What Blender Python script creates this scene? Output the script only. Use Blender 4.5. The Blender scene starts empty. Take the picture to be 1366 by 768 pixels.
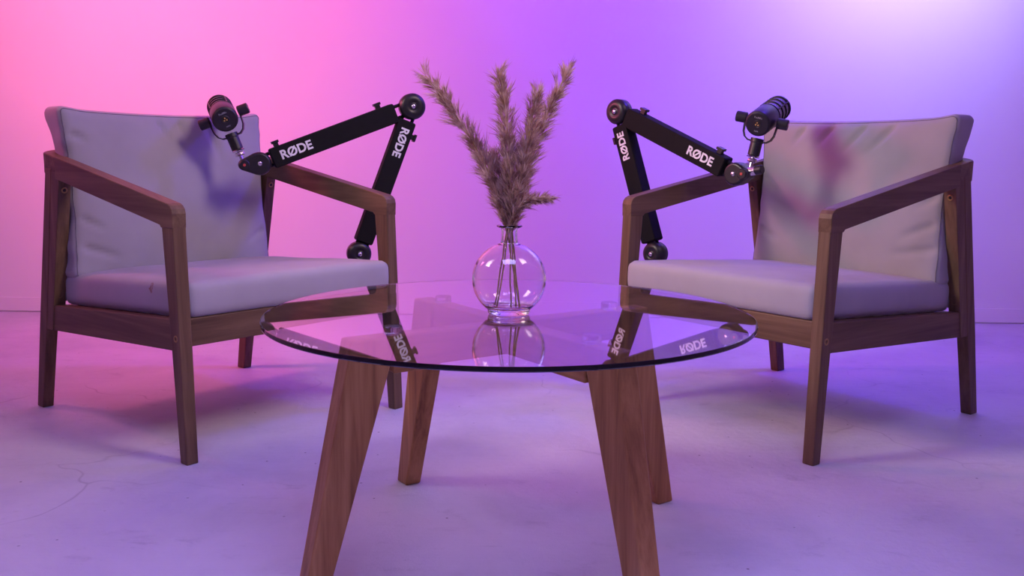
import bpy, bmesh, math, random
from mathutils import Vector, Matrix, noise
R = math.radians
SC = bpy.context.scene
COL = SC.collection

# ------------------------------------------------------------------ camera
cam = bpy.data.cameras.new('camera'); cam.sensor_width = 36.0
cam.lens = 1258.8 / 1366 * 36.0
cam.clip_start = 0.02
camo = bpy.data.objects.new('camera', cam); COL.objects.link(camo)
camo.matrix_world = Matrix.Translation((0, 0, 0.75)) @ Matrix.Rotation(R(90 - 8.32), 4, 'X') @ Matrix.Rotation(R(0.51), 4, 'Z')
SC.camera = camo

# ------------------------------------------------------------------ world, lamps, exposure
w = bpy.data.worlds.new('studio'); SC.world = w; w.use_nodes = True
w.node_tree.nodes['Background'].inputs[0].default_value = (0.6, 0.55, 0.7, 1)
w.node_tree.nodes['Background'].inputs[1].default_value = 0.03
vs = SC.view_settings
vs.view_transform = 'Standard'; vs.look = 'None'; vs.gamma = 1.0; vs.exposure = 0.0
vs.use_curve_mapping = False

def area(name, loc, target, size, power, color, size_y=None, spread=180):
    l = bpy.data.lights.new(name, 'AREA'); l.energy = power; l.color = color
    l.shape = 'RECTANGLE'; l.size = size; l.size_y = size_y or size; l.spread = R(spread)
    o = bpy.data.objects.new(name, l); COL.objects.link(o); o.location = loc
    o.rotation_euler = (Vector(target) - Vector(loc)).to_track_quat('-Z', 'Y').to_euler()
    return o
def spot(name, loc, target, power, color, angle, blend=1.0, radius=0.1):
    l = bpy.data.lights.new(name, 'SPOT'); l.energy = power; l.color = color
    l.spot_size = R(angle); l.spot_blend = blend; l.shadow_soft_size = radius
    o = bpy.data.objects.new(name, l); COL.objects.link(o); o.location = loc
    o.rotation_euler = (Vector(target) - Vector(loc)).to_track_quat('-Z', 'Y').to_euler()
    return o
LAMPS = {
    'pink': area('pink_led_panel', (-2.05, 2.8, 1.55), (-0.75, 4.2, 1.6), 0.35, 38.0, (1.0, 0.165, 0.335), None, 165),
    'violet': area('violet_led_panel', (1.35, 3.05, 2.2), (0.8, 4.2, 1.5), 0.35, 47.483, (0.0874, 0.034, 1.0), None, 160),
    'hot': spot('added_wall_hotspot', (1.72, 3.4, 2.1), (1.65, 4.2, 1.75), 41.58, (1.0, 0.9659, 0.9091), 102),  # extra near-white spot, added to bleach the wall's hot patch
    'top': area('added_lavender_fill', (0, 0.5, 2.8), (0, 0.8, 0), 1.6, 24.224, (0.4286, 0.3619, 1.0), 0.8, 95),  # unseen fill, added to lift the foreground floor towards lavender
    'keyl': area('softbox_by_pink_side', (-1.38, 1.75, 1.7), (1.0, 2.7, 0.5), 0.5, 4.682, (1.0, 0.8431, 0.7843), 0.7, 64),
    'keyr': area('softbox_by_violet_side', (1.12, 1.4, 2.2), (-0.95, 2.7, 0.5), 0.5, 4.413, (1.0, 0.7321, 0.7589), 0.7, 64),
}

# ------------------------------------------------------------------ materials
def nodes(name):
    m = bpy.data.materials.new(name); m.use_nodes = True
    nt = m.node_tree; b = nt.nodes['Principled BSDF']
    return m, nt, b
def N(nt, typ, **kw):
    n = nt.nodes.new(typ)
    for k, v in kw.items(): setattr(n, k, v)
    return n
def ramp(nt, fac, stops):
    r = N(nt, 'ShaderNodeValToRGB'); e = r.color_ramp.elements
    while len(e) < len(stops): e.new(0.5)
    for i, (p, c) in enumerate(stops):
        e[i].position = p; e[i].color = (*c, 1) if len(c) == 3 else c
    nt.links.new(fac, r.inputs[0]); return r
def coords(nt, scale=(1, 1, 1), rot=(0, 0, 0)):
    t = N(nt, 'ShaderNodeTexCoord'); mp = N(nt, 'ShaderNodeMapping')
    mp.inputs['Scale'].default_value = scale; mp.inputs['Rotation'].default_value = rot
    nt.links.new(t.outputs['Object'], mp.inputs[0]); return mp.outputs[0]
def noise_tex(nt, vec, scale, detail=4, rough=0.55, dist=0.0):
    n = N(nt, 'ShaderNodeTexNoise'); n.inputs['Scale'].default_value = scale
    n.inputs['Detail'].default_value = detail; n.inputs['Roughness'].default_value = rough
    n.inputs['Distortion'].default_value = dist
    nt.links.new(vec, n.inputs['Vector']); return n.outputs['Fac']
def bump(nt, b, height, strength, distance=0.01):
    bp = N(nt, 'ShaderNodeBump'); bp.inputs['Strength'].default_value = strength
    bp.inputs['Distance'].default_value = distance
    nt.links.new(height, bp.inputs['Height']); nt.links.new(bp.outputs[0], b.inputs['Normal'])

def simple(name, col, rough=0.5, metal=0.0, spec=0.5):
    m, nt, b = nodes(name)
    b.inputs['Roughness'].default_value = rough; b.inputs['Metallic'].default_value = metal
    b.inputs['Specular IOR Level'].default_value = spec
    v = coords(nt); f = noise_tex(nt, v, 60, 3)
    r = ramp(nt, f, [(0.3, tuple(c * 0.85 for c in col)), (0.7, tuple(min(1, c * 1.12) for c in col))])
    nt.links.new(r.outputs[0], b.inputs['Base Color']); return m

def wood(name, dark, mid, light, axis, rough=0.45):
    m, nt, b = nodes(name)
    s = [26, 26, 26]; s['xyz'.index(axis)] = 1.6
    v = coords(nt, s); f = noise_tex(nt, v, 1.0, 6, 0.62, 0.6)
    s2 = [160, 160, 160]; s2['xyz'.index(axis)] = 4
    v2 = coords(nt, s2); f2 = noise_tex(nt, v2, 1.0, 3, 0.6)
    mx = N(nt, 'ShaderNodeMath', operation='MULTIPLY_ADD')
    nt.links.new(f2, mx.inputs[0]); mx.inputs[1].default_value = 0.28; nt.links.new(f, mx.inputs[2])
    r = ramp(nt, mx.outputs[0], [(0.42, dark), (0.62, mid), (0.82, light)])
    nt.links.new(r.outputs[0], b.inputs['Base Color'])
    b.inputs['Roughness'].default_value = rough; b.inputs['Specular IOR Level'].default_value = 0.35
    bump(nt, b, mx.outputs[0], 0.12, 0.002); return m
CH = dict(dark=(0.075, 0.042, 0.020), mid=(0.125, 0.074, 0.037), light=(0.185, 0.115, 0.060))
TB = dict(dark=(0.19, 0.080, 0.024), mid=(0.37, 0.175, 0.055), light=(0.50, 0.265, 0.095))
CW = {a: wood('chair_wood_grain_' + a, CH['dark'], CH['mid'], CH['light'], a, 0.5) for a in 'xyz'}
TW = {a: wood('table_wood_grain_' + a, TB['dark'], TB['mid'], TB['light'], a, 0.4) for a in 'xyz'}

def fabric(name, col, stain=None):
    m, nt, b = nodes(name)
    v = coords(nt)
    f = noise_tex(nt, v, 7, 3)
    r = ramp(nt, f, [(0.3, tuple(c * 0.93 for c in col)), (0.7, tuple(c * 1.05 for c in col))])
    out = r.outputs[0]
    if stain:
        sub = N(nt, 'ShaderNodeVectorMath', operation='DISTANCE'); nt.links.new(v, sub.inputs[0])
        sub.inputs[1].default_value = stain
        f3 = noise_tex(nt, v, 70, 2)
        ad = N(nt, 'ShaderNodeMath', operation='MULTIPLY_ADD'); nt.links.new(f3, ad.inputs[0])
        ad.inputs[1].default_value = 0.04; nt.links.new(sub.outputs['Value'], ad.inputs[2])
        rs = ramp(nt, ad.outputs[0], [(0.026, (0.9, 0.9, 0.9)), (0.0315, (0, 0, 0))])
        mix = N(nt, 'ShaderNodeMix', data_type='RGBA')
        nt.links.new(rs.outputs[0], mix.inputs[0]); nt.links.new(out, mix.inputs[6])
        mix.inputs[7].default_value = (0.24, 0.10, 0.06, 1); out = mix.outputs[2]
    nt.links.new(out, b.inputs['Base Color'])
    b.inputs['Roughness'].default_value = 0.85
    b.inputs['Specular IOR Level'].default_value = 0.25
    b.inputs['Sheen Weight'].default_value = 0.15
    wv = coords(nt, (900, 900, 900)); f2 = noise_tex(nt, wv, 1, 1)
    bump(nt, b, f2, 0.12, 0.001)
    return m
FAB = (0.385, 0.38, 0.385)
M_fabric = fabric('grey_cushion_canvas', FAB)
M_fabric_stain = fabric('grey_cushion_canvas_spotted', FAB, (-0.318, 0.16, 0.405))

M_seam = simple('seam_groove_shade', (0.20, 0.20, 0.21), 0.9)  # darker than the canvas: shade of the seam groove put into the colour
M_black = simple('black_satin_plastic', (0.012, 0.012, 0.014), 0.38)
M_rubber = simple('black_neoprene', (0.006, 0.006, 0.007), 0.8, spec=0.25)
M_micblack = simple('black_powder_coat', (0.014, 0.013, 0.018), 0.42)
M_mesh = simple('dark_steel_mesh', (0.16, 0.15, 0.16), 0.45, 0.7)
M_chrome = simple('nickel', (0.75, 0.74, 0.76), 0.22, 1.0)
M_brass = simple('brass', (0.38, 0.26, 0.10), 0.42, 0.8)
M_dark = simple('dark_recess', (0.02, 0.016, 0.012), 0.7)
M_print = simple('white_print', (0.80, 0.82, 0.86), 0.6)
M_greyprint = simple('grey_print', (0.30, 0.30, 0.33), 0.6)
M_goldprint = simple('gold_pin', (0.72, 0.48, 0.16), 0.4, 0.6)
M_reddot = simple('red_plug', (0.5, 0.06, 0.05), 0.5)

# woven grille: fine grid on the steel mesh
def grille():
    m, nt, b = nodes('microphone_grille')
    v = coords(nt, (1, 1, 1)); n = N(nt, 'ShaderNodeTexVoronoi'); n.inputs['Scale'].default_value = 420
    nt.links.new(v, n.inputs['Vector'])
    r = ramp(nt, n.outputs['Distance'], [(0.2, (0.08, 0.08, 0.085)), (0.55, (0.55, 0.54, 0.55))])
    nt.links.new(r.outputs[0], b.inputs['Base Color'])
    b.inputs['Metallic'].default_value = 0.6; b.inputs['Roughness'].default_value = 0.45
    return m
M_grille = grille()

def glass(name, col, ior=1.45, rough=0.0):
    m, nt, b = nodes(name)
    b.inputs['Base Color'].default_value = (*col, 1)
    b.inputs['Transmission Weight'].default_value = 1.0
    b.inputs['IOR'].default_value = ior; b.inputs['Roughness'].default_value = rough
    return m
M_vase = glass('clear_vase_glass', (0.99, 0.97, 0.97))
M_top = glass('table_glass', (1, 1, 1), 1.5)
vol = N(M_top.node_tree, 'ShaderNodeVolumeAbsorption'); vol.inputs['Color'].default_value = (0.25, 0.5, 0.45, 1)
vol.inputs['Density'].default_value = 5.0
M_top.node_tree.links.new(vol.outputs[0], M_top.node_tree.nodes['Material Output'].inputs['Volume'])
M_pad = glass('clear_plastic_pad', (0.8, 0.8, 0.85), 1.4, 0.15)

def paint():
    m, nt, b = nodes('white_wall_paint')
    v = coords(nt); f = noise_tex(nt, v, 1.4, 5)
    r = ramp(nt, f, [(0.3, (0.78, 0.78, 0.78)), (0.7, (0.82, 0.82, 0.82))])
    nt.links.new(r.outputs[0], b.inputs['Base Color']); b.inputs['Roughness'].default_value = 0.75
    b.inputs['Specular IOR Level'].default_value = 0.2
    f2 = noise_tex(nt, v, 140, 3); bump(nt, b, f2, 0.05, 0.002); return m
def concrete():
    m, nt, b = nodes('white_painted_concrete')
    v = coords(nt); L = nt.links
    f = noise_tex(nt, v, 2.2, 8, 0.65, 0.3)
    base = ramp(nt, f, [(0.28, (0.50, 0.50, 0.52)), (0.5, (0.60, 0.60, 0.61)), (0.72, (0.66, 0.66, 0.67))])
    # scuffed streaks
    v2 = coords(nt, (3, 6, 1), (0, 0, 0.5)); f2 = noise_tex(nt, v2, 2.4, 10, 0.8, 0.5)
    sc = ramp(nt, f2, [(0.56, (0, 0, 0)), (0.78, (0.6, 0.6, 0.6))])
    m1 = N(nt, 'ShaderNodeMix', data_type='RGBA'); L.new(sc.outputs[0], m1.inputs[0]); L.new(base.outputs[0], m1.inputs[6])
    m1.inputs[7].default_value = (0.30, 0.29, 0.31, 1)
    # small dark specks
    vo = N(nt, 'ShaderNodeTexVoronoi'); vo.inputs['Scale'].default_value = 17; vo.inputs['Randomness'].default_value = 1
    L.new(v, vo.inputs['Vector'])
    sp = ramp(nt, vo.outputs['Distance'], [(0.035, (1, 1, 1)), (0.06, (0, 0, 0))])
    gate = noise_tex(nt, v, 5, 2); gr = ramp(nt, gate, [(0.44, (0, 0, 0)), (0.52, (0.9, 0.9, 0.9))])
    mu = N(nt, 'ShaderNodeMath', operation='MULTIPLY'); L.new(sp.outputs[0], mu.inputs[0]); L.new(gr.outputs[0], mu.inputs[1])
    m2 = N(nt, 'ShaderNodeMix', data_type='RGBA'); L.new(mu.outputs[0], m2.inputs[0]); L.new(m1.outputs[2], m2.inputs[6])
    m2.inputs[7].default_value = (0.16, 0.14, 0.15, 1)
    # hairline cracks
    vd = N(nt, 'ShaderNodeVectorMath', operation='ADD'); nz = N(nt, 'ShaderNodeTexNoise'); nz.inputs['Scale'].default_value = 4
    L.new(v, nz.inputs['Vector']); sc2 = N(nt, 'ShaderNodeVectorMath', operation='SCALE'); sc2.inputs['Scale'].default_value = 0.25
    L.new(nz.outputs['Color'], sc2.inputs[0]); L.new(v, vd.inputs[0]); L.new(sc2.outputs[0], vd.inputs[1])
    vc = N(nt, 'ShaderNodeTexVoronoi', feature='DISTANCE_TO_EDGE'); vc.inputs['Scale'].default_value = 1.7
    L.new(vd.outputs[0], vc.inputs['Vector'])
    cr = ramp(nt, vc.outputs['Distance'], [(0.0, (1, 1, 1)), (0.006, (0, 0, 0))])
    g2 = noise_tex(nt, v, 1.3, 3); gr2 = ramp(nt, g2, [(0.52, (0, 0, 0)), (0.62, (0.45, 0.45, 0.45))])
    mu2 = N(nt, 'ShaderNodeMath', operation='MULTIPLY'); L.new(cr.outputs[0], mu2.inputs[0]); L.new(gr2.outputs[0], mu2.inputs[1])
    m3 = N(nt, 'ShaderNodeMix', data_type='RGBA'); L.new(mu2.outputs[0], m3.inputs[0]); L.new(m2.outputs[2], m3.inputs[6])
    m3.inputs[7].default_value = (0.25, 0.24, 0.26, 1)
    L.new(m3.outputs[2], b.inputs['Base Color'])
    b.inputs['Roughness'].default_value = 0.55; b.inputs['Specular IOR Level'].default_value = 0.35
    f4 = noise_tex(nt, v, 26, 7, 0.7); bump(nt, b, f4, 0.4, 0.008)
    return m
M_wall = paint(); M_floor = concrete()

# ------------------------------------------------------------------ object helpers
def link(name, me, mat, parent=None, smooth=False, bevel=0.0, seg=2):
    o = bpy.data.objects.new(name, me); COL.objects.link(o)
    if mat:
        for mm in (mat if isinstance(mat, (list, tuple)) else [mat]): me.materials.append(mm)
    if smooth:
        for p in me.polygons: p.use_smooth = True
    if bevel:
        b = o.modifiers.new('bevel', 'BEVEL'); b.width = bevel; b.segments = seg; b.limit_method = 'ANGLE'; b.angle_limit = R(40)
        b.harden_normals = False
    if parent: o.parent = parent
    return o
def mesh(verts, faces):
    me = bpy.data.meshes.new('shape'); me.from_pydata([tuple(v) for v in verts], [], faces)
    bm = bmesh.new(); bm.from_mesh(me); bmesh.ops.recalc_face_normals(bm, faces=bm.faces); bm.to_mesh(me); bm.free()
    me.update(); return me
def loft(sections):
    """sections: lists of n points each; capped at both ends"""
    n = len(sections[0]); v = [p for s in sections for p in s]; f = []
    for i in range(len(sections) - 1):
        for k in range(n):
            a = i * n + k; b = i * n + (k + 1) % n
            f.append((a, b, b + n, a + n))
    f.append(tuple(range(n - 1, -1, -1))); f.append(tuple(range((len(sections) - 1) * n, len(sections) * n)))
    return mesh(v, f)
def box(x0, x1, y0, y1, z0, z1):
    return loft([[(x0, y0, z), (x1, y0, z), (x1, y1, z), (x0, y1, z)] for z in (z0, z1)])
def lathe(profile, n=32, mat4=None, closed=False):
    """profile of (r, z) spun about Z"""
    v = []; f = []; m = len(profile)
    for (r, z) in profile:
        for k in range(n):
            a = 2 * math.pi * k / n; v.append(Vector((r * math.cos(a), r * math.sin(a), z)))
    for i in range(m - 1 if not closed else m):
        j = (i + 1) % m
        for k in range(n):
            f.append((i * n + k, i * n + (k + 1) % n, j * n + (k + 1) % n, j * n + k))
    if not closed:
        if profile[0][0] > 1e-6: f.append(tuple(range(n - 1, -1, -1)))
        if profile[-1][0] > 1e-6: f.append(tuple(range((m - 1) * n, m * n)))
    me = bpy.data.meshes.new('shape')
    if mat4: v = [mat4 @ p for p in v]
    me.from_pydata([tuple(p) for p in v], [], f)
    bm = bmesh.new(); bm.from_mesh(me); bmesh.ops.remove_doubles(bm, verts=bm.verts, dist=1e-6)
    bmesh.ops.recalc_face_normals(bm, faces=bm.faces); bm.to_mesh(me); bm.free(); me.update()
    return me
def frame(axis, origin, up=(0, 0, 1)):
    z = Vector(axis).normalized(); u = Vector(up)
    if abs(z.dot(u)) > 0.98: u = Vector((1, 0, 0))
    x = u.cross(z).normalized(); y = z.cross(x)
    m = Matrix((x, y, z)).transposed().to_4x4(); m.translation = Vector(origin); return m
def cyl(p0, p1, r, n=20, cham=0.0):
    p0 = Vector(p0); p1 = Vector(p1); L = (p1 - p0).length
    c = cham
    prof = [(r - c, 0), (r, c), (r, L - c), (r - c, L)] if c else [(r, 0), (r, L)]
    return lathe(prof, n, frame(p1 - p0, p0))
def sweep(path, sec, closed=False, up=Vector((0, 0, 1))):
    """section (a, b) along path; a = sideways, b = along up"""
    P = [Vector(p) for p in path]; n = len(P); S = []
    for i in range(n):
        a = P[(i - 1) % n] if closed or i > 0 else P[0]; b = P[(i + 1) % n] if closed or i < n - 1 else P[-1]
        t = (b - a).normalized(); s = t.cross(up)
        if s.length < 1e-4: s = Vector((1, 0, 0))
        s.normalize(); u = s.cross(t).normalized()
        S.append([P[i] + s * q[0] + u * q[1] for q in sec])
    if not closed: return loft(S)
    m = len(sec); v = [p for s in S for p in s]; f = []
    for i in range(n):
        j = (i + 1) % n
        for k in range(m):
            f.append((i * m + k, i * m + (k + 1) % m, j * m + (k + 1) % m, j * m + k))
    return mesh(v, f)
def circle_sec(r, n=6): return [(r * math.cos(2 * math.pi * k / n), r * math.sin(2 * math.pi * k / n)) for k in range(n)]
def empty(name, loc, rotz=0.0, mat4=None):
    o = bpy.data.objects.new(name, None); COL.objects.link(o); o.empty_display_size = 0.05
    if mat4 is not None: o.matrix_world = mat4
    else: o.location = loc; o.rotation_euler = (0, 0, rotz)
    return o
def tag(o, label, cat, group=None):
    o['label'] = label; o['category'] = cat
    if group: o['group'] = group
    return o
def struct(o): o['kind'] = 'structure'; return o
def children(o): return [c for c in bpy.data.objects if c.parent is o]
def copy_tree(o, parent=None):
    c = o.copy(); COL.objects.link(c); c.parent = parent
    for ch in children(o): copy_tree(ch, c)
    return c
def text_mesh(body, size, bold=0.0, extrude=0.0004):
    cu = bpy.data.curves.new('lettering', 'FONT'); cu.body = body; cu.size = size; cu.extrude = extrude; cu.offset = bold
    cu.align_x = 'CENTER'; cu.align_y = 'CENTER'; cu.resolution_u = 4
    o = bpy.data.objects.new('lettering', cu); COL.objects.link(o)
    dg = bpy.context.evaluated_depsgraph_get()
    me = bpy.data.meshes.new_from_object(o.evaluated_get(dg))
    bpy.data.objects.remove(o); bpy.data.curves.remove(cu)
    return me

# ------------------------------------------------------------------ setting
struct(link('floor', box(-3.5, 3.5, -1.7, 4.4, -0.05, 0.0), M_floor))
wb = struct(link('wall_back', box(-3.5, 3.5, 0, 0.1, -0.05, 2.9), M_wall)); wb.location = (0, 4.205, 0); wb.rotation_euler = (0, 0, R(-1.09))
bb = struct(link('baseboard_back', box(-3.38, 3.38, -0.006, -0.0005, 0.004, 0.068), M_wall, bevel=0.002)); bb.location = wb.location; bb.rotation_euler = wb.rotation_euler

struct(link('wall_left', box(-3.5, -3.4, -1.6, 4.4, -0.05, 2.9), M_wall))
struct(link('wall_right', box(3.4, 3.5, -1.6, 4.4, -0.05, 2.9), M_wall))
struct(link('wall_front', box(-3.5, 3.5, -1.7, -1.6, -0.05, 2.9), M_wall))
struct(link('ceiling', box(-3.5, 3.5, -1.7, 4.5, 2.9, 3.0), M_wall))

# ------------------------------------------------------------------ armchair
def make_chair():
    root = empty('armchair', (0, 0, 0))
    def sx(s, x): return s * x
    for s in (-1, 1):
        # front leg, tapering to the foot
        def sec(z, y0, y1, xc, t): return [(s * (xc - t / 2), y0, z), (s * (xc + t / 2), y0, z), (s * (xc + t / 2), y1, z), (s * (xc - t / 2), y1, z)]
        link('leg', loft([sec(0, -0.018, 0.012, 0.333, 0.031), sec(0.27, -0.008, 0.031, 0.331, 0.033), sec(0.578, 0.0045, 0.056, 0.329, 0.034)]), CW['z'], root, bevel=0.003)
        # rear leg, raked backwards
        link('leg', loft([sec(0, 0.748, 0.786, 0.336, 0.031), sec(0.25, 0.694, 0.740, 0.333, 0.033), sec(0.69, 0.612, 0.650, 0.330, 0.034)]), CW['z'], root, bevel=0.003)
        # post in front of the rear leg that carries the back
        link('back_post', loft([sec(0.238, 0.662, 0.698, 0.331, 0.034), sec(0.68, 0.566, 0.6135, 0.330, 0.034)]), CW['z'], root, bevel=0.002)
        # armrest: sloping board with a rounded front corner turning down onto the leg
        top = [(0.004, 0.563), (0.003, 0.597), (0.006, 0.608), (0.014, 0.616), (0.024, 0.6205), (0.592, 0.7215), (0.592, 0.662), (0.061, 0.569), (0.0565, 0.563)]
        link('armrest', loft([[(s * 0.3115, y, z) for y, z in top], [(s * 0.3475, y, z) for y, z in top]]), CW['y'], root, bevel=0.002)
        # side rail, falling to the rear
        link('side_rail', loft([[(s * 0.315, y, z0), (s * 0.345, y, z0), (s * 0.345, y, z1), (s * 0.315, y, z1)] for y, z0, z1 in ((0.024, 0.272, 0.348), (0.700, 0.236, 0.308))]), CW['y'], root, bevel=0.003)
        # bolts
        for (p, ax) in (((s * 0.331, 0.5765, 0.632), (0, -1, -0.2)), ((s * 0.331, 0.6425, 0.338), (0, -1, -0.2)), ((s * 0.3465, 0.011, 0.303), (s, 0, 0))):
            m = frame(ax, p)
            bo = link('bolt', lathe([(0.0045, -0.002), (0.0045, 0.0012), (0.006, 0.0022), (0.0085, 0.0014), (0.0092, -0.002)], 20, m), M_brass, root, smooth=True)
            link('bolt_socket', lathe([(0.0, 0.0004), (0.0046, 0.0004), (0.0046, -0.002), (0, -0.002)], 12, m), M_dark, bo)
    link('front_rail', box(-0.314, 0.314, 0.002, 0.028, 0.281, 0.349), CW['x'], root, bevel=0.003)
    link('rear_rail', box(-0.314, 0.314, 0.668, 0.694, 0.238, 0.300), CW['x'], root, bevel=0.003)
    # U-shaped top rail wrapping behind the cushion
    path = [(-0.3295, 0.590, 0.6905), (-0.3295, 0.640, 0.700)]
    for k in range(7):
        a = R(180 - k * 15); path.append((-0.2895 + 0.04 * math.cos(a), 0.645 + 0.04 * math.sin(a), 0.7015 + 0.010 * k / 6))
    path += [(-x, y, z) for x, y, z in reversed(path)]
    t, hh = 0.0165, 0.0285
    link('back_rail', sweep(path, [(-t, -hh), (t, -hh), (t, hh), (-t, hh)]), CW['x'], root, bevel=0.004)
    for i in range(8):
        y = 0.075 + i * 0.078; z = 0.326 - (y - 0.03) * 0.058
        link('seat_slat', box(-0.316, 0.316, y, y + 0.044, z, z + 0.015), CW['x'], root, bevel=0.002)
    for i in range(3):
        z = 0.42 + i * 0.09; y = 0.672 - 0.2 * (z - 0.3)
        link('back_slat', loft([[(-0.316, y - 0.2 * d, z + d), (0.316, y - 0.2 * d, z + d), (0.316, y + 0.015 - 0.2 * d, z + d), (-0.316, y + 0.015 - 0.2 * d, z + d)] for d in (0, 0.05)]), CW['x'], root, bevel=0.002)
    return root
chairA = make_chair()
chairB = copy_tree(chairA)
POSE_A = ((-0.5561, 2.4334, 0), R(49.62)); POSE_B = ((0.53, 2.4789, 0), R(-52.08))
for o, (l, a), lab in ((chairA, POSE_A, 'brown wooden armchair with sloping arms, before the pink-lit part of the wall'),
                       (chairB, POSE_B, 'brown wooden armchair with sloping arms, before the violet-lit part of the wall')):
    o.location = l; o.rotation_euler = (0, 0, a); tag(o, lab, 'armchair', 'pair of wooden armchairs')

# ------------------------------------------------------------------ cushions
def rounded_box_grid(hx, hy, hz, r, n):
    """cube grid -> rounded box vertices and quads, half sizes"""
    idx = {}; V = []; F = []
    nx, ny, nz = n
    def vid(i, j, k):
        key = (i, j, k)
        if key not in idx:
            p = Vector((-1 + 2 * i / nx, -1 + 2 * j / ny, -1 + 2 * k / nz))
            q = []
            for c, h in zip(p, (hx, hy, hz)): q.append(c * h)
            q = Vector(q); inner = Vector((max(-hx + r, min(hx - r, q.x)), max(-hy + r, min(hy - r, q.y)), max(-hz + r, min(hz - r, q.z))))
            d = q - inner
            if d.length > 1e-9:
                m = max(abs(d.x), abs(d.y), abs(d.z)); q = inner + d.normalized() * m
            idx[key] = len(V); V.append(q)
        return idx[key]
    def face(a, b, c, d): F.append((a, b, c, d))
    for i in range(nx):
        for j in range(ny):
            for k in (0, nz): face(vid(i, j, k), vid(i + 1, j, k), vid(i + 1, j + 1, k), vid(i, j + 1, k))
    for i in range(nx):
        for k in range(nz):
            for j in (0, ny): face(vid(i, j, k), vid(i + 1, j, k), vid(i + 1, j, k + 1), vid(i, j, k + 1))
    for j in range(ny):
        for k in range(nz):
            for i in (0, nx): face(vid(i, j, k), vid(i, j + 1, k), vid(i, j + 1, k + 1), vid(i, j, k + 1))
    return V, F
def smoothstep(a, b, x):
    t = max(0, min(1, (x - a) / (b - a))); return t * t * (3 - 2 * t)

def seat_cushion(seed, mat):
    hx, hy, hz = 0.317, 0.327, 0.0445
    off = Vector((seed * 3.1, seed * 1.7, 0.3))
    def warp(p):
        u, v, t = p.x / hx, (p.y) / hy, p.z / hz
        q = Vector(p)
        puff = (1 - min(1, abs(u)) ** 4) * (1 - min(1, abs(v)) ** 4)
        if t > 0: q.z += 0.010 * puff * t
        # box sides belly out a little
        q.x += (0.006 * (1 - t * t)) * (1 if u > 0 else -1) * smoothstep(0.8, 1, abs(u)) * (1 - v * v) * (1 if True else 0)
        q.y -= 0.005 * (1 - t * t) * smoothstep(0.8, 1, -v)
        q.z += 0.0022 * noise.noise(q * 9 + off) * (0.4 + 0.6 * t)
        # pleats along the top edge of the sides
        e = smoothstep(0.75, 1.0, abs(u))
        q.x += 0.0016 * e * noise.noise(Vector((q.y * 28, q.z * 6, seed)))
        # placed: rises to the front
        y = q.y + hy - 0.004
        z = q.z + 0.3915 - 0.060 * y
        return Vector((q.x, y, z))
    V, F = rounded_box_grid(hx, hy, hz, 0.020, (40, 40, 10))
    me = mesh([warp(p) for p in V], F)
    o = link('seat_cushion', me, mat, smooth=True)
    for cx in (-1, 1):
        for cy in (-1, 1):
            path = [warp(Vector((cx * (hx - 0.0020), cy * (hy - 0.0105), -hz + 0.012 + (2 * hz - 0.024) * k / 8))) for k in range(9)]
            link('seam', sweep(path, circle_sec(0.0016, 6), up=Vector((0, 1, 0))), M_seam, o, smooth=True)
    return o

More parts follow.
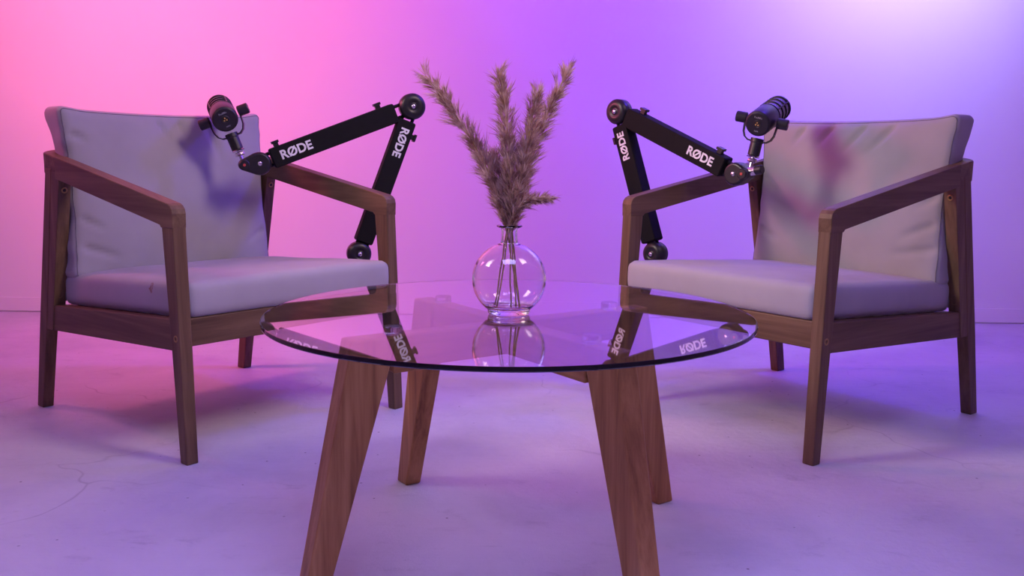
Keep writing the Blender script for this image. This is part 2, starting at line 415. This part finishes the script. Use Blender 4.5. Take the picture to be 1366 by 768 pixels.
def back_cushion(seed, mat):
    hx, hy, hz = 0.318, 0.047, 0.235
    off = Vector((seed * 5.3, 2.2, seed * 2.9))
    def warp(p):
        u, v, b = p.x / hx, p.y / hy, (p.z + hz) / (2 * hz)      # v=-1 front
        q = Vector(p)
        edge = (1 - min(1, abs(u)) ** 3) * (1 - min(1, abs(2 * b - 1)) ** 3)
        # plump front
        if v < 0: q.y += v * 0.034 * edge
        # nipped where it is held by the top rail, spilling over it above
        nip = math.exp(-((b - 0.74) / 0.13) ** 2)
        if v > 0: q.y -= v * 0.020 * nip
        if v > 0: q.y += v * 0.010 * smoothstep(0.82, 0.95, b)
        if v > 0 and b < 0.6: q.y -= v * 0.008 * smoothstep(0, 0.3, 0.6 - b)
        # waist between the arms, ears at the top corners
        side = 1 if u > 0 else -1
        q.x -= side * 0.010 * abs(u) ** 3 * math.exp(-((b - 0.45) / 0.28) ** 2)
        q.x += side * 0.006 * abs(u) ** 3 * smoothstep(0.75, 1, b)
        q.z -= 0.010 * (1 - u * u) * smoothstep(0.7, 1, b)
        q.z += 0.006 * smoothstep(0.75, 1, abs(u)) * smoothstep(0.85, 1, b)
        # soft wrinkles
        amp = 0.005 if v < 0 else 0.002
        q.y += amp * noise.noise(Vector((q.x * 6, q.z * 7, seed)) + off) * 1.3
        # fan of creases from the top edge and from the lower corners
        cr = 0
        for k, (cx, cz, ang, ln, wd) in enumerate(CREASES[seed]):
            dx, dz = q.x - cx, q.z - cz
            a = dx * math.cos(ang) + dz * math.sin(ang); pr = -dx * math.sin(ang) + dz * math.cos(ang)
            cr += math.exp(-(pr / wd) ** 2) * smoothstep(0, 0.02, a) * (1 - smoothstep(ln * 0.3, ln, a))
        if v < 0: q.y += 0.011 * cr
        q.x -= side * 0.005 * smoothstep(0.85, 1, abs(u)) * noise.noise(Vector((3 * side, q.z * 22, seed + 0.5 + q.y * 10)))
        z = q.z + 0.619
        y = q.y + 0.632 + 0.085 * (z - 0.62)
        return Vector((q.x, y, z))
    V, F = rounded_box_grid(hx, hy, hz, 0.021, (64, 12, 50))
    o = link('back_cushion', mesh([warp(p) for p in V], F), mat, smooth=True)
    for sgn in (-1, 1):
        ring = []; n = 30; rr = 0.012; ax, az = hx - 0.0072, hz - 0.0072
        for cx, cz, a0 in ((1, 1, 0), (-1, 1, 90), (-1, -1, 180), (1, -1, 270)):
            for k in range(6):
                a = R(a0 + k * 18); ring.append(Vector((cx * (ax - rr) + rr * math.cos(a), sgn * (hy - 0.0055), cz * (az - rr) + rr * math.sin(a))))
        # densify the straight runs
        dens = []
        for i, p in enumerate(ring):
            q = ring[(i + 1) % len(ring)]; m = max(1, int((q - p).length / 0.02))
            for k in range(m): dens.append(p.lerp(q, k / m))
        link('piping', sweep([warp(p) for p in dens], circle_sec(0.0015, 6), closed=True, up=Vector((0, 1, 0))), M_seam, o, smooth=True)
    return o
CREASES = {
    1: [(-0.05, 0.215, R(-62), 0.09, 0.007), (0.02, 0.215, R(-70), 0.06, 0.008), (-0.30, -0.14, R(-20), 0.14, 0.008), (-0.31, 0.17, R(-25), 0.07, 0.007),
        (-0.3, -0.06, R(-28), 0.10, 0.007), (0.30, -0.12, R(210), 0.10, 0.008), (0.12, 0.21, R(-80), 0.14, 0.012), (0.18, 0.21, R(-85), 0.12, 0.012)],
    2: [(-0.05, 0.215, R(-125), 0.10, 0.008), (0.06, 0.215, R(-128), 0.13, 0.009), (0.15, 0.215, R(-132), 0.14, 0.009), (-0.15, 0.215, R(-120), 0.09, 0.008),
        (0.31, -0.13, R(190), 0.16, 0.009), (0.30, -0.06, R(205), 0.13, 0.009), (0.3, 0.02, R(212), 0.09, 0.008), (-0.30, -0.10, R(-25), 0.12, 0.009), (-0.3, 0.06, R(-35), 0.16, 0.010)],
}
for (l, a), seed, where, m in ((POSE_A, 1, 'before the pink-lit part of the wall', M_fabric_stain), (POSE_B, 2, 'before the violet-lit part of the wall', M_fabric)):
    sc_ = seat_cushion(seed, m); bc_ = back_cushion(seed, M_fabric)
    for o in (sc_, bc_): o.location = l; o.rotation_euler = (0, 0, a)
    tag(sc_, ('flat grey rust-stained seat cushion on the armchair ' if seed == 1 else 'flat clean grey seat cushion on armchair ') + where, 'cushion', 'seat cushions of the armchairs')
    tag(bc_, 'plump grey back cushion leaning in the armchair ' + where, 'cushion', 'back cushions of the armchairs')

# ------------------------------------------------------------------ boom arms
def hull2(c0, r0, c1, r1, n=14):
    """outline of two circles joined by tangents, in (x, z)"""
    c0 = Vector(c0); c1 = Vector(c1); d = (c1 - c0); L = d.length; th = math.atan2(d.y, d.x); b = math.acos((r0 - r1) / L)
    P = []
    for k in range(n + 1):
        a = th + b + (2 * math.pi - 2 * b) * k / n; P.append((c0.x + r0 * math.cos(a), c0.y + r0 * math.sin(a)))
    for k in range(n + 1):
        a = th - b + 2 * b * k / n; P.append((c1.x + r1 * math.cos(a), c1.y + r1 * math.sin(a)))
    return P
def boom(loc, rotz, elbow, end, knob, side, label, seg_off, chair, rail_x):
    root = empty('boom_arm', loc, rotz)
    B = Vector((0, 0, 0)); E = Vector((elbow[0], 0, elbow[1])); T = Vector((end[0], 0, end[1])); K = Vector((knob[0], 0, knob[1]))
    def joint(name, c, r, t):
        # round housing with domed faces and a centre bolt
        j = link(name, lathe([(0, -t + 0.002), (0.009, -t + 0.002), (0.011, -t + 0.004), (0.014, -t + 0.002), (r * 0.55, -t), (r * 0.80, -t + 0.003), (r * 0.93, -t + 0.007), (r * 0.985, -t + 0.012), (r, -t + 0.0125), (r, t - 0.0125), (r * 0.985, t - 0.012), (r * 0.93, t - 0.007), (r * 0.6, t), (0, t)], 36, frame((0, 1, 0), c)), M_black, root, smooth=True)
        link('bolt', lathe([(0, -t - 0.003), (0.004, -t - 0.003), (0.0068, -t - 0.0015), (0.0072, -t + 0.004), (0, -t + 0.004)], 16, frame((0, 1, 0), c)), M_chrome, j, smooth=True)
        return j
    def segment(a, b, s0, s1, h, t, name):
        d = (b - a).normalized(); nrm = Vector((-d.z, 0, d.x))
        if nrm.z < 0: nrm = -nrm
        secs = []
        for s, k in ((s0, 0.86), (s0 + 0.004, 1.0), (s1 - 0.004, 1.0), (s1, 0.86)):
            c = a + d * s
            secs.append([c + nrm * (h / 2 * k * q[0]) + Vector((0, t / 2 * k * q[1], 0)) for q in ((-1, -1), (1, -1), (1, 1), (-1, 1))])
        sl = link(name, loft(secs), M_rubber, root, bevel=0.006, seg=3)
        for q in (-0.30, 0.30):
            link('rod', cyl(a + d * 0.012 + nrm * (h * q), b - d * 0.012 + nrm * (h * q), 0.0055, 10), M_black, root, smooth=True)
        return sl, d, nrm
    # clamp gripping the chair's side rail, hidden behind the seat
    (cx, cy, _), ca = chair
    to_chair = Matrix.Rotation(-ca, 4, 'Z') @ Matrix.Translation((-cx, -cy, 0))
    here = to_chair @ Vector(loc); toward = -1 if rail_x > 0 else 1
    to_boom = Matrix.Translation(loc) @ Matrix.Rotation(rotz, 4, 'Z'); to_boom = to_boom.inverted() @ to_chair.inverted()
    def cbox(x0, x1, z0, z1, hw):
        me = box(min(x0, x1), max(x0, x1), here.y - hw, here.y + hw, z0, z1); me.transform(to_boom); return me
    inner = rail_x + toward * 0.033
    link('clamp_post', cyl((0, 0, 0.325 - loc[2]), (0, 0, -0.020), 0.014, 16), M_black, root, smooth=True)
    link('clamp', cbox(here.x - toward * 0.02, rail_x - toward * 0.001, 0.262, 0.352, 0.018), M_black, root, bevel=0.003)
    link('clamp_jaw', cbox(rail_x - toward * 0.004, inner, 0.2475, 0.2605, 0.014), M_black, root, bevel=0.002)
    joint('base_joint', B, 0.0365, 0.027)
    joint('elbow_joint', E, 0.0395, 0.027)
    hu, hl, t = 0.059, 0.054, 0.046
    su = segment(E, T, seg_off[0], seg_off[1], hu, t, 'upper_sleeve')
    sl = segment(E, B, seg_off[2], seg_off[3], hl, t, 'lower_sleeve')
    # cable clips
    for (seg_, a, s, sn) in seg_off[4]:
        sv, d, nrm = su if seg_ == 'u' else sl
        h = hu if seg_ == 'u' else hl
        c = a_pt(E, d, s) + nrm * sn * (h / 2)
        P = []
        for z0, hw in ((0.0, 0.0075), (0.010, 0.0075), (0.011, 0.011), (0.018, 0.011)):
            P.append([c + nrm * sn * (z0 - 0.001) + d * (hw * q[0]) + Vector((0, hw * q[1], 0)) for q in ((-1, -1), (1, -1), (1, 1), (-1, 1))])
        link('cable_clip', loft(P), M_black, root)
    # lettering printed on the sleeves
    for (which, s, flip, size) in seg_off[5]:
        sv, d, nrm = su if which == 'u' else sl
        dd = -d if flip else d
        xax = dd; zax = Vector((0, -1, 0)); yax = zax.cross(xax)
        m = Matrix((xax, yax, zax)).transposed().to_4x4(); m.translation = E + d * s + Vector((0, -t / 2 - 0.0006, 0))
        me = text_mesh('R\u00d8DE', size, 0.0011)
        me.transform(m); link('logo', me, M_print, sv)['label'] = 'white printed lettering'
    # end joint: tear-drop head with swivel knob
    out = hull2((T.x, T.z), 0.034, (K.x, K.z), 0.0165)
    link('end_joint', loft([[(T.x + (x - T.x) * s, y, T.z + (z - T.z) * s) for x, z in out] for y, s in ((-0.026, 0.86), (-0.020, 0.97), (-0.012, 1.0), (0.012, 1.0), (0.020, 0.97), (0.026, 0.86))]), M_black, root, bevel=0.003)
    link('bolt', lathe([(0, -0.0295), (0.004, -0.0295), (0.0068, -0.028), (0.0072, -0.02), (0, -0.02)], 16, frame((0, 1, 0), T)), M_chrome, root, smooth=True)
    kb = link('swivel_knob', cyl(K + Vector((0, -0.030, 0)), K + Vector((0, 0.030, 0)), 0.0155, 24, 0.003), M_black, root)
    link('plug', lathe([(0, -0.0315), (0.0042, -0.031), (0.0042, -0.028), (0, -0.028)], 12, frame((0, 1, 0), K)), M_reddot, kb)
    if side > 0:
        k2 = K + Vector((0.006, 0, 0.006))
        link('collar', cyl(k2, k2 + Vector((0.024, 0, 0.004)), 0.013, 24, 0.002), M_chrome, root)
        link('side_knob', cyl(k2 + Vector((0.022, 0, 0.004)), k2 + Vector((0.044, 0, 0.008)), 0.0135, 24, 0.002), M_black, root)
    return tag(root, label, 'boom arm', 'microphone boom arms')
def a_pt(E, d, s): return E + d * s
def plane2(B, a, P):
    d = Vector(P) - Vector(B); return (d.x * math.cos(a) + d.y * math.sin(a), d.z)
BL, AL = (-0.471, 2.88, 0.432), R(18)
boom(BL, AL, plane2(BL, AL, (-0.311, 2.932, 0.878)), plane2(BL, AL, (-0.744, 2.791, 0.704)), plane2(BL, AL, (-0.786, 2.778, 0.700)), -1,
     'black folded microphone boom arm at the armchair before the pink-lit wall',
     (0.055, 0.450, 0.046, 0.441, [('u', 0, 0.100, 1), ('u', 0, 0.423, 1), ('l', 0, 0.087, -1), ('l', 0, 0.398, -1)],
      [('u', 0.375, True, 0.0365), ('l', 0.1155, False, 0.0345)]), POSE_A, 0.346)
BR, AR = (0.450, 2.95, 0.432), R(-44)
boom(BR, AR, plane2(BR, AR, (0.337, 3.059, 0.873)), plane2(BR, AR, (0.651, 2.756, 0.687)), plane2(BR, AR, (0.672, 2.735, 0.688)), 1,
     'black folded microphone boom arm at the armchair before the violet-lit wall',
     (0.041, 0.432, 0.045, 0.430, [('u', 0, 0.090, 1), ('u', 0, 0.394, 1), ('l', 0, 0.084, -1), ('l', 0, 0.400, -1)],
      [('u', 0.349, False, 0.0365), ('l', 0.115, True, 0.0345)]), POSE_B, -0.346)

# ------------------------------------------------------------------ microphones
def microphone(base, zdir, xdir, body_dir, label):
    Z = Vector(zdir).normalized(); X = Vector(xdir); X = (X - Z * X.dot(Z)).normalized(); Y = Z.cross(X)
    m = Matrix((X, Y, Z)).transposed().to_4x4(); m.translation = Vector(base)
    root = empty('microphone', base, mat4=m)
    inv = m.to_3x3().inverted()
    bd = (inv @ Vector(body_dir)).normalized()
    pv = Vector((0, 0, 0.146))
    # body frame: spin axis = bd, kept level with the knob axis
    bx = Vector((1, 0, 0)); bx = (bx - bd * bx.dot(bd)).normalized(); bu = bd.cross(bx) * -1
    bu = bx.cross(bd)
    F = Matrix((bx, bu, bd)).transposed().to_4x4(); F.translation = pv
    if F.to_3x3().determinant() < 0:
        F = Matrix((bx, -bu, bd)).transposed().to_4x4(); F.translation = pv
    r = 0.037
    body = link('body', lathe([(0, -0.038), (0.012, -0.038), (r - 0.006, -0.038), (r - 0.001, -0.034), (r, -0.030), (r, 0.040), (r - 0.003, 0.046), (0, 0.046)], 40, F), M_micblack, root, smooth=True)
    body.modifiers.new('edges', 'EDGE_SPLIT').split_angle = R(35)
    # connector: recessed socket with three gold pins
    link('connector', lathe([(0.0075, -0.0385), (0.0105, -0.0395), (0.0118, -0.0385), (0.0118, -0.037), (0.0075, -0.037)], 24, F, closed=True), M_micblack, body)
    link('socket', lathe([(0, -0.0384), (0.0078, -0.0384), (0.0078, -0.0375), (0, -0.0375)], 20, F), M_dark, body)
    for k in range(3):
        a = R(210 + 120 * k); c = Vector((0.0042 * math.cos(a), -0.0042 * math.sin(a), 0))
        link('pin', cyl(F @ (c + Vector((0, 0, -0.0405))), F @ (c + Vector((0, 0, -0.038))), 0.0022, 8), M_goldprint, body)
    up = (F.to_3x3() @ Vector((0, 1, 0))); sgn = 1 if up.z > 0 else -1
    for txt, yy, size, mt in (('PodMic', 0.0185, 0.0078, M_greyprint), ('R\u00d8DE', -0.021, 0.0045, M_greyprint)):
        me = text_mesh(txt, size, 0.0001, 0.0002)
        xa = (F.to_3x3() @ Vector((1, 0, 0))); za = -(F.to_3x3() @ Vector((0, 0, 1))); ya = za.cross(xa)
        if ya.z < 0: xa, ya = -xa, -ya
        tm = Matrix((xa, ya, za)).transposed().to_4x4(); tm.translation = F @ Vector((0, 0, -0.0383)) + ya * yy
        me.transform(tm); link('lettering', me, mt, body)
    # grille: mesh drum between black hoops
    g = link('grille', lathe([(0, 0.044), (0.0335, 0.044), (0.0335, 0.132), (0.030, 0.138), (0, 0.140)], 40, F), M_grille, root, smooth=True)
    g.modifiers.new('edges', 'EDGE_SPLIT').split_angle = R(35)
    for z0, z1 in ((0.044, 0.049), (0.072, 0.077), (0.100, 0.105), (0.128, 0.138)):
        link('hoop', lathe([(0.033, z0), (r, z0), (r + 0.0005, (z0 + z1) / 2), (r, z1), (0.033, z1)], 40, F, closed=True), M_micblack, root, smooth=True)
    for k in range(4):
        a = R(45 + 90 * k); c0 = Vector(((r - 0.001) * math.cos(a), (r - 0.001) * math.sin(a), 0.045))
        link('rib', cyl(F @ c0, F @ (c0 + Vector((0, 0, 0.085))), 0.0022, 6), M_micblack, root)
    # swing yoke
    path = [pv + Vector((-0.0455, 0, 0.010))]
    for k in range(9):
        a = R(180 + k * 22.5); path.append(pv + Vector((0.0455 * math.copysign(abs(math.cos(a)) ** 0.55, math.cos(a)), 0, -0.014 - 0.048 * abs(math.sin(a)) ** 0.75)))
    path.append(pv + Vector((0.0455, 0, 0.010)))
    link('yoke', yoke_mesh(path), M_micblack, root)
    for s in (-1, 1):
        kn = link('knob', cyl(pv + Vector((s * 0.043, 0, 0)), pv + Vector((s * 0.074, 0, 0)), 0.0155, 24, 0.002), M_micblack, root)
        link('screw', cyl(pv + Vector((s * 0.0735, 0, 0)), pv + Vector((s * 0.075, 0, 0)), 0.004, 10), M_goldprint, kn)
    link('stand_socket', lathe([(0, 0.044), (0.0155, 0.044), (0.017, 0.046), (0.017, 0.081), (0.0185, 0.083), (0.0185, 0.094), (0, 0.095)], 24), M_black, root)
    link('washer', lathe([(0, 0.040), (0.017, 0.040), (0.019, 0.042), (0.017, 0.044), (0, 0.044)], 24), M_chrome, root)
    link('lock_nut', lathe([(0, 0.026), (0.012, 0.026), (0.014, 0.028), (0.014, 0.034), (0.012, 0.037), (0, 0.037)], 10), M_chrome, root)
    link('threaded_pin', lathe([(0, 0.010), (0.0055, 0.010), (0.0055, 0.041), (0, 0.041)], 12), M_chrome, root)
    return tag(root, label, 'microphone', 'studio microphones')
def yoke_mesh(path):
    S = []
    for i, p in enumerate(path):
        a = path[max(0, i - 1)]; b = path[min(len(path) - 1, i + 1)]
        t = (b - a).normalized(); n = Vector((-t.z, 0, t.x))
        S.append([p + n * q[0] * 0.0018 + Vector((0, q[1] * 0.009, 0)) for q in ((-1, -1), (1, -1), (1, 1), (-1, 1))])
    return loft(S)
microphone((-0.786, 2.778, 0.702), (-0.365, 0.0, 0.93), (0.93, 0.12, 0.365), (-0.36, 0.90, 0.24),
           'black studio microphone in a swing yoke, over the armchair before the pink-lit wall')
microphone((0.678, 2.728, 0.696), (0.20, 0.0, 0.97), (0.93, -0.42, -0.25), (0.56, 0.80, 0.30),
           'black studio microphone in a swing yoke, over the armchair before the violet-lit wall')

# ------------------------------------------------------------------ coffee table
TC = Vector((-0.0048, 1.735, 0)); TOPZ = 0.4508; GT = 0.0085
table = empty('coffee_table', (TC.x, TC.y, 0), R(34.5))
tag(table, 'round glass coffee table on a crossed wooden frame with four splayed legs', 'coffee table')
BZ1 = TOPZ - GT - 0.0148; BZ0 = BZ1 - 0.058; HB = 0.022
rg = 0.45
gt = link('glass_top', lathe([(0, TOPZ), (rg - 0.0018, TOPZ), (rg - 0.0005, TOPZ - 0.0006), (rg, TOPZ - 0.002), (rg, TOPZ - GT + 0.002), (rg - 0.0005, TOPZ - GT + 0.0006), (rg - 0.0018, TOPZ - GT), (0, TOPZ - GT)], 160), M_top, table)
gt['label'] = 'clear round glass top with dark edge'
for k in range(4):
    a = R(90 * k); c, s = math.cos(a), math.sin(a)
    def P(r, n, z): return (r * c - n * s, r * s + n * c, z)
    prof = [((0.262, 0.332), BZ0), ((0.378, 0.423), 0.0)]
    secs = []
    for (ri, ro), z in ([((0.2455, 0.3295), BZ1), ((0.2625, 0.3425), BZ0), ((0.378, 0.422), 0.0)]):
        hh = HB if z > 0.1 else HB * 0.86
        secs.append([P(ri, -hh, z), P(ro, -hh, z), P(ro, hh, z), P(ri, hh, z)])
    link('leg', loft(secs), TW['z'], table, bevel=0.004)
    pd = link('glass_pad', lathe([(0, 0), (0.0155, 0), (0.0165, 0.001), (0.0165, 0.0128), (0.0155, 0.0144), (0, 0.0144)], 28, Matrix.Translation(P(0.243, 0, BZ1 + 0.0002))), M_pad, table, smooth=False)
link('crossbeam', box(-0.252, 0.252, -HB + 0.001, HB - 0.001, BZ0, BZ1), TW['x'], table, bevel=0.003)
link('crossbeam', loft([[(-HB + 0.001, -0.252, z), (HB - 0.001, -0.252, z), (HB - 0.001, 0.252, z), (-HB + 0.001, 0.252, z)] for z in (BZ0 + 0.0005, BZ1 + 0.0004)]), TW['y'], table, bevel=0.003)

# ------------------------------------------------------------------ vase and pampas grass
VX, VY, VZ = -0.0055, 1.715, TOPZ + 0.0004
prof = [(0, 0.0015), (0.030, 0.0015), (0.034, 0.0), (0.037, 0.001), (0.039, 0.004)]
rs, cz = 0.068, 0.0645
a0 = math.asin((0.009 - cz) / rs); a1 = math.acos(0.0165 / rs)
for k in range(26):
    a = a0 + (a1 - a0) * k / 25; prof.append((rs * math.cos(a), cz + rs * math.sin(a)))
prof += [(0.0152, 0.1345), (0.0148, 0.140), (0.0148, 0.154), (0.0165, 0.158), (0.0225, 0.1605), (0.0240, 0.162), (0.0225, 0.1635)]
inner = [(0.0150, 0.1615), (0.0122, 0.155), (0.0120, 0.140), (0.0125, 0.1325)]
ri = 0.0652
b0 = math.acos(0.0135 / ri); b1 = math.asin((0.0165 - cz) / ri)
for k in range(26):
    a = b0 + (b1 - b0) * k / 25; inner.append((ri * math.cos(a), cz + ri * math.sin(a)))
inner += [(0.036, 0.0145), (0.030, 0.0138), (0, 0.0138)]
vase = link('vase', lathe(prof + inner, 72), M_vase, smooth=True); vase.location = (VX, VY, VZ)
tag(vase, 'round clear glass bottle vase with flared lip, standing on the glass table', 'vase')

def plume_mat():
    m, nt, b = nodes('dry_pampas_fluff')
    v = coords(nt); f = noise_tex(nt, v, 55, 3)
    r = ramp(nt, f, [(0.3, (0.42, 0.26, 0.19)), (0.5, (0.68, 0.49, 0.37)), (0.72, (0.88, 0.74, 0.60))])
    nt.links.new(r.outputs[0], b.inputs['Base Color']); b.inputs['Roughness'].default_value = 0.9
    b.inputs['Specular IOR Level'].default_value = 0.1
    tr = N(nt, 'ShaderNodeBsdfTranslucent'); nt.links.new(r.outputs[0], tr.inputs['Color'])
    mx = N(nt, 'ShaderNodeMixShader'); mx.inputs[0].default_value = 0.4
    nt.links.new(b.outputs[0], mx.inputs[1]); nt.links.new(tr.outputs[0], mx.inputs[2])
    nt.links.new(mx.outputs[0], nt.nodes['Material Output'].inputs['Surface'])
    return m
M_plume = plume_mat(); M_stem = simple('dry_olive_stem', (0.46, 0.33, 0.12), 0.6)
def bez(P, t):
    P = [Vector(p) for p in P]
    while len(P) > 1: P = [P[i].lerp(P[i + 1], t) for i in range(len(P) - 1)]
    return P[0]
def pampas(foot, neck, ctrl, count, rad, label, seed, t_start=0.0, slen=0.030):
    rnd = random.Random(seed)
    root = empty('pampas_stem', foot)
    F0 = Vector(foot)
    pts = [Vector(foot).lerp(Vector(neck), k / 6) + Vector((rnd.uniform(-1, 1), rnd.uniform(-1, 1), 0)) * 0.0012 * (0 < k < 6) for k in range(7)]
    ctrl = [Vector(neck)] + [Vector(c) for c in ctrl]
    pts += [bez(ctrl, k / 14) for k in range(1, 15)]
    link('stem', sweep([p - F0 for p in pts], circle_sec(0.0014, 6), up=Vector((0, 1, 0))), M_stem, root, smooth=True)
    V = []; Fc = []
    x0 = Vector((0, 1, 0))
    for i in range(count // 9):
        t = t_start + (1 - t_start) * (rnd.random() ** 0.85)
        c = bez(ctrl, t); d = (bez(ctrl, min(1, t + 0.02)) - bez(ctrl, max(0, t - 0.02))).normalized()
        a = rnd.uniform(0, 2 * math.pi)
        x = d.cross(x0).normalized(); y = d.cross(x)
        out = x * math.cos(a) + y * math.sin(a)
        env = smoothstep(-0.05, 0.3, t) * (1 - 0.5 * smoothstep(0.55, 1.0, t)) * (1.0 + 0.35 * noise.noise(Vector((t * 9, seed, math.cos(a)))))
        bl = slen * rnd.uniform(0.7, 1.45) * (0.55 + 0.45 * env)
        spread = rnd.uniform(0.2, 0.95)
        root_pt = c + out * rad * env * rnd.uniform(0.0, 0.4)
        dir_b = (d + out * spread).normalized()
        bend = out * rnd.uniform(-0.25, 0.5) + d * rnd.uniform(-0.1, 0.3) + Vector((0, 0, -0.2)) * rnd.random()
        for j in range(11):
            jit = Vector((rnd.gauss(0, 1), rnd.gauss(0, 1), rnd.gauss(0, 1)))
            ln = bl * rnd.uniform(0.45, 1.0)
            base = root_pt + dir_b * bl * rnd.uniform(0.0, 0.35) + jit * 0.0007
            dir0 = (dir_b + jit * 0.13).normalized()
            mid = base + dir0 * ln * 0.5
            tip = mid + (dir0 + bend + jit * 0.10).normalized() * ln * 0.5
            wd = dir0.cross(Vector((rnd.uniform(-1, 1), rnd.uniform(-1, 1), rnd.uniform(-1, 1)))).normalized() * rnd.uniform(0.0004, 0.0009)
            k = len(V)
            V += [base - wd * 0.5 - F0, base + wd * 0.5 - F0, mid + wd - F0, mid - wd - F0, tip - F0]
            Fc += [(k, k + 1, k + 2, k + 3), (k + 3, k + 2, k + 4)]
    me = bpy.data.meshes.new('shape'); me.from_pydata([tuple(v) for v in V], [], Fc); me.update()
    link('plume', me, M_plume, root)
    return tag(root, label, 'dried plant', 'pampas stems in the vase')
zf = VZ + 0.0145; NK = (VX, VY, VZ + 0.150)
pampas((VX - 0.026, VY + 0.006, zf), (VX - 0.005, VY, VZ + 0.150), [(-0.022, 1.715, 0.675), (-0.060, 1.72, 0.765), (-0.158, 1.725, 0.880)], 2600, 0.017,
       'long beige pampas plume leaning out furthest toward the pink-lit armchair', 11)
pampas((VX + 0.004, VY - 0.014, zf), (VX + 0.001, VY - 0.003, VZ + 0.150), [(-0.004, 1.71, 0.68), (-0.002, 1.705, 0.77), (-0.026, 1.70, 0.884)], 2600, 0.017,
       'upright beige pampas plume standing in the middle of the vase', 12)
pampas((VX + 0.019, VY + 0.010, zf), (VX + 0.005, VY + 0.002, VZ + 0.150), [(0.012, 1.72, 0.68), (0.030, 1.725, 0.765), (0.099, 1.74, 0.893)], 2300, 0.015,
       'tallest beige pampas plume leaning toward the violet-lit armchair', 13)
pampas((VX + 0.013, VY - 0.008, zf), (VX + 0.004, VY - 0.004, VZ + 0.150), [(0.012, 1.705, 0.68), (0.024, 1.70, 0.755), (0.041, 1.695, 0.850)], 2100, 0.016,
       'shorter beige pampas plume in front of the tallest one', 14)
pampas((VX - 0.022, VY - 0.012, zf), (VX - 0.002, VY - 0.005, VZ + 0.150), [(0.000, 1.70, 0.645), (0.022, 1.69, 0.672), (0.068, 1.685, 0.664)], 900, 0.011,
       'small beige pampas plume bent out sideways low over the vase lip', 15, 0.15, 0.020)
pampas((VX + 0.020, VY - 0.012, zf), (VX - 0.004, VY + 0.005, VZ + 0.152), [(-0.012, 1.722, 0.640), (-0.020, 1.725, 0.690), (-0.034, 1.73, 0.735)], 1300, 0.014,
       'short beige pampas plume tucked low behind the upright one', 16)
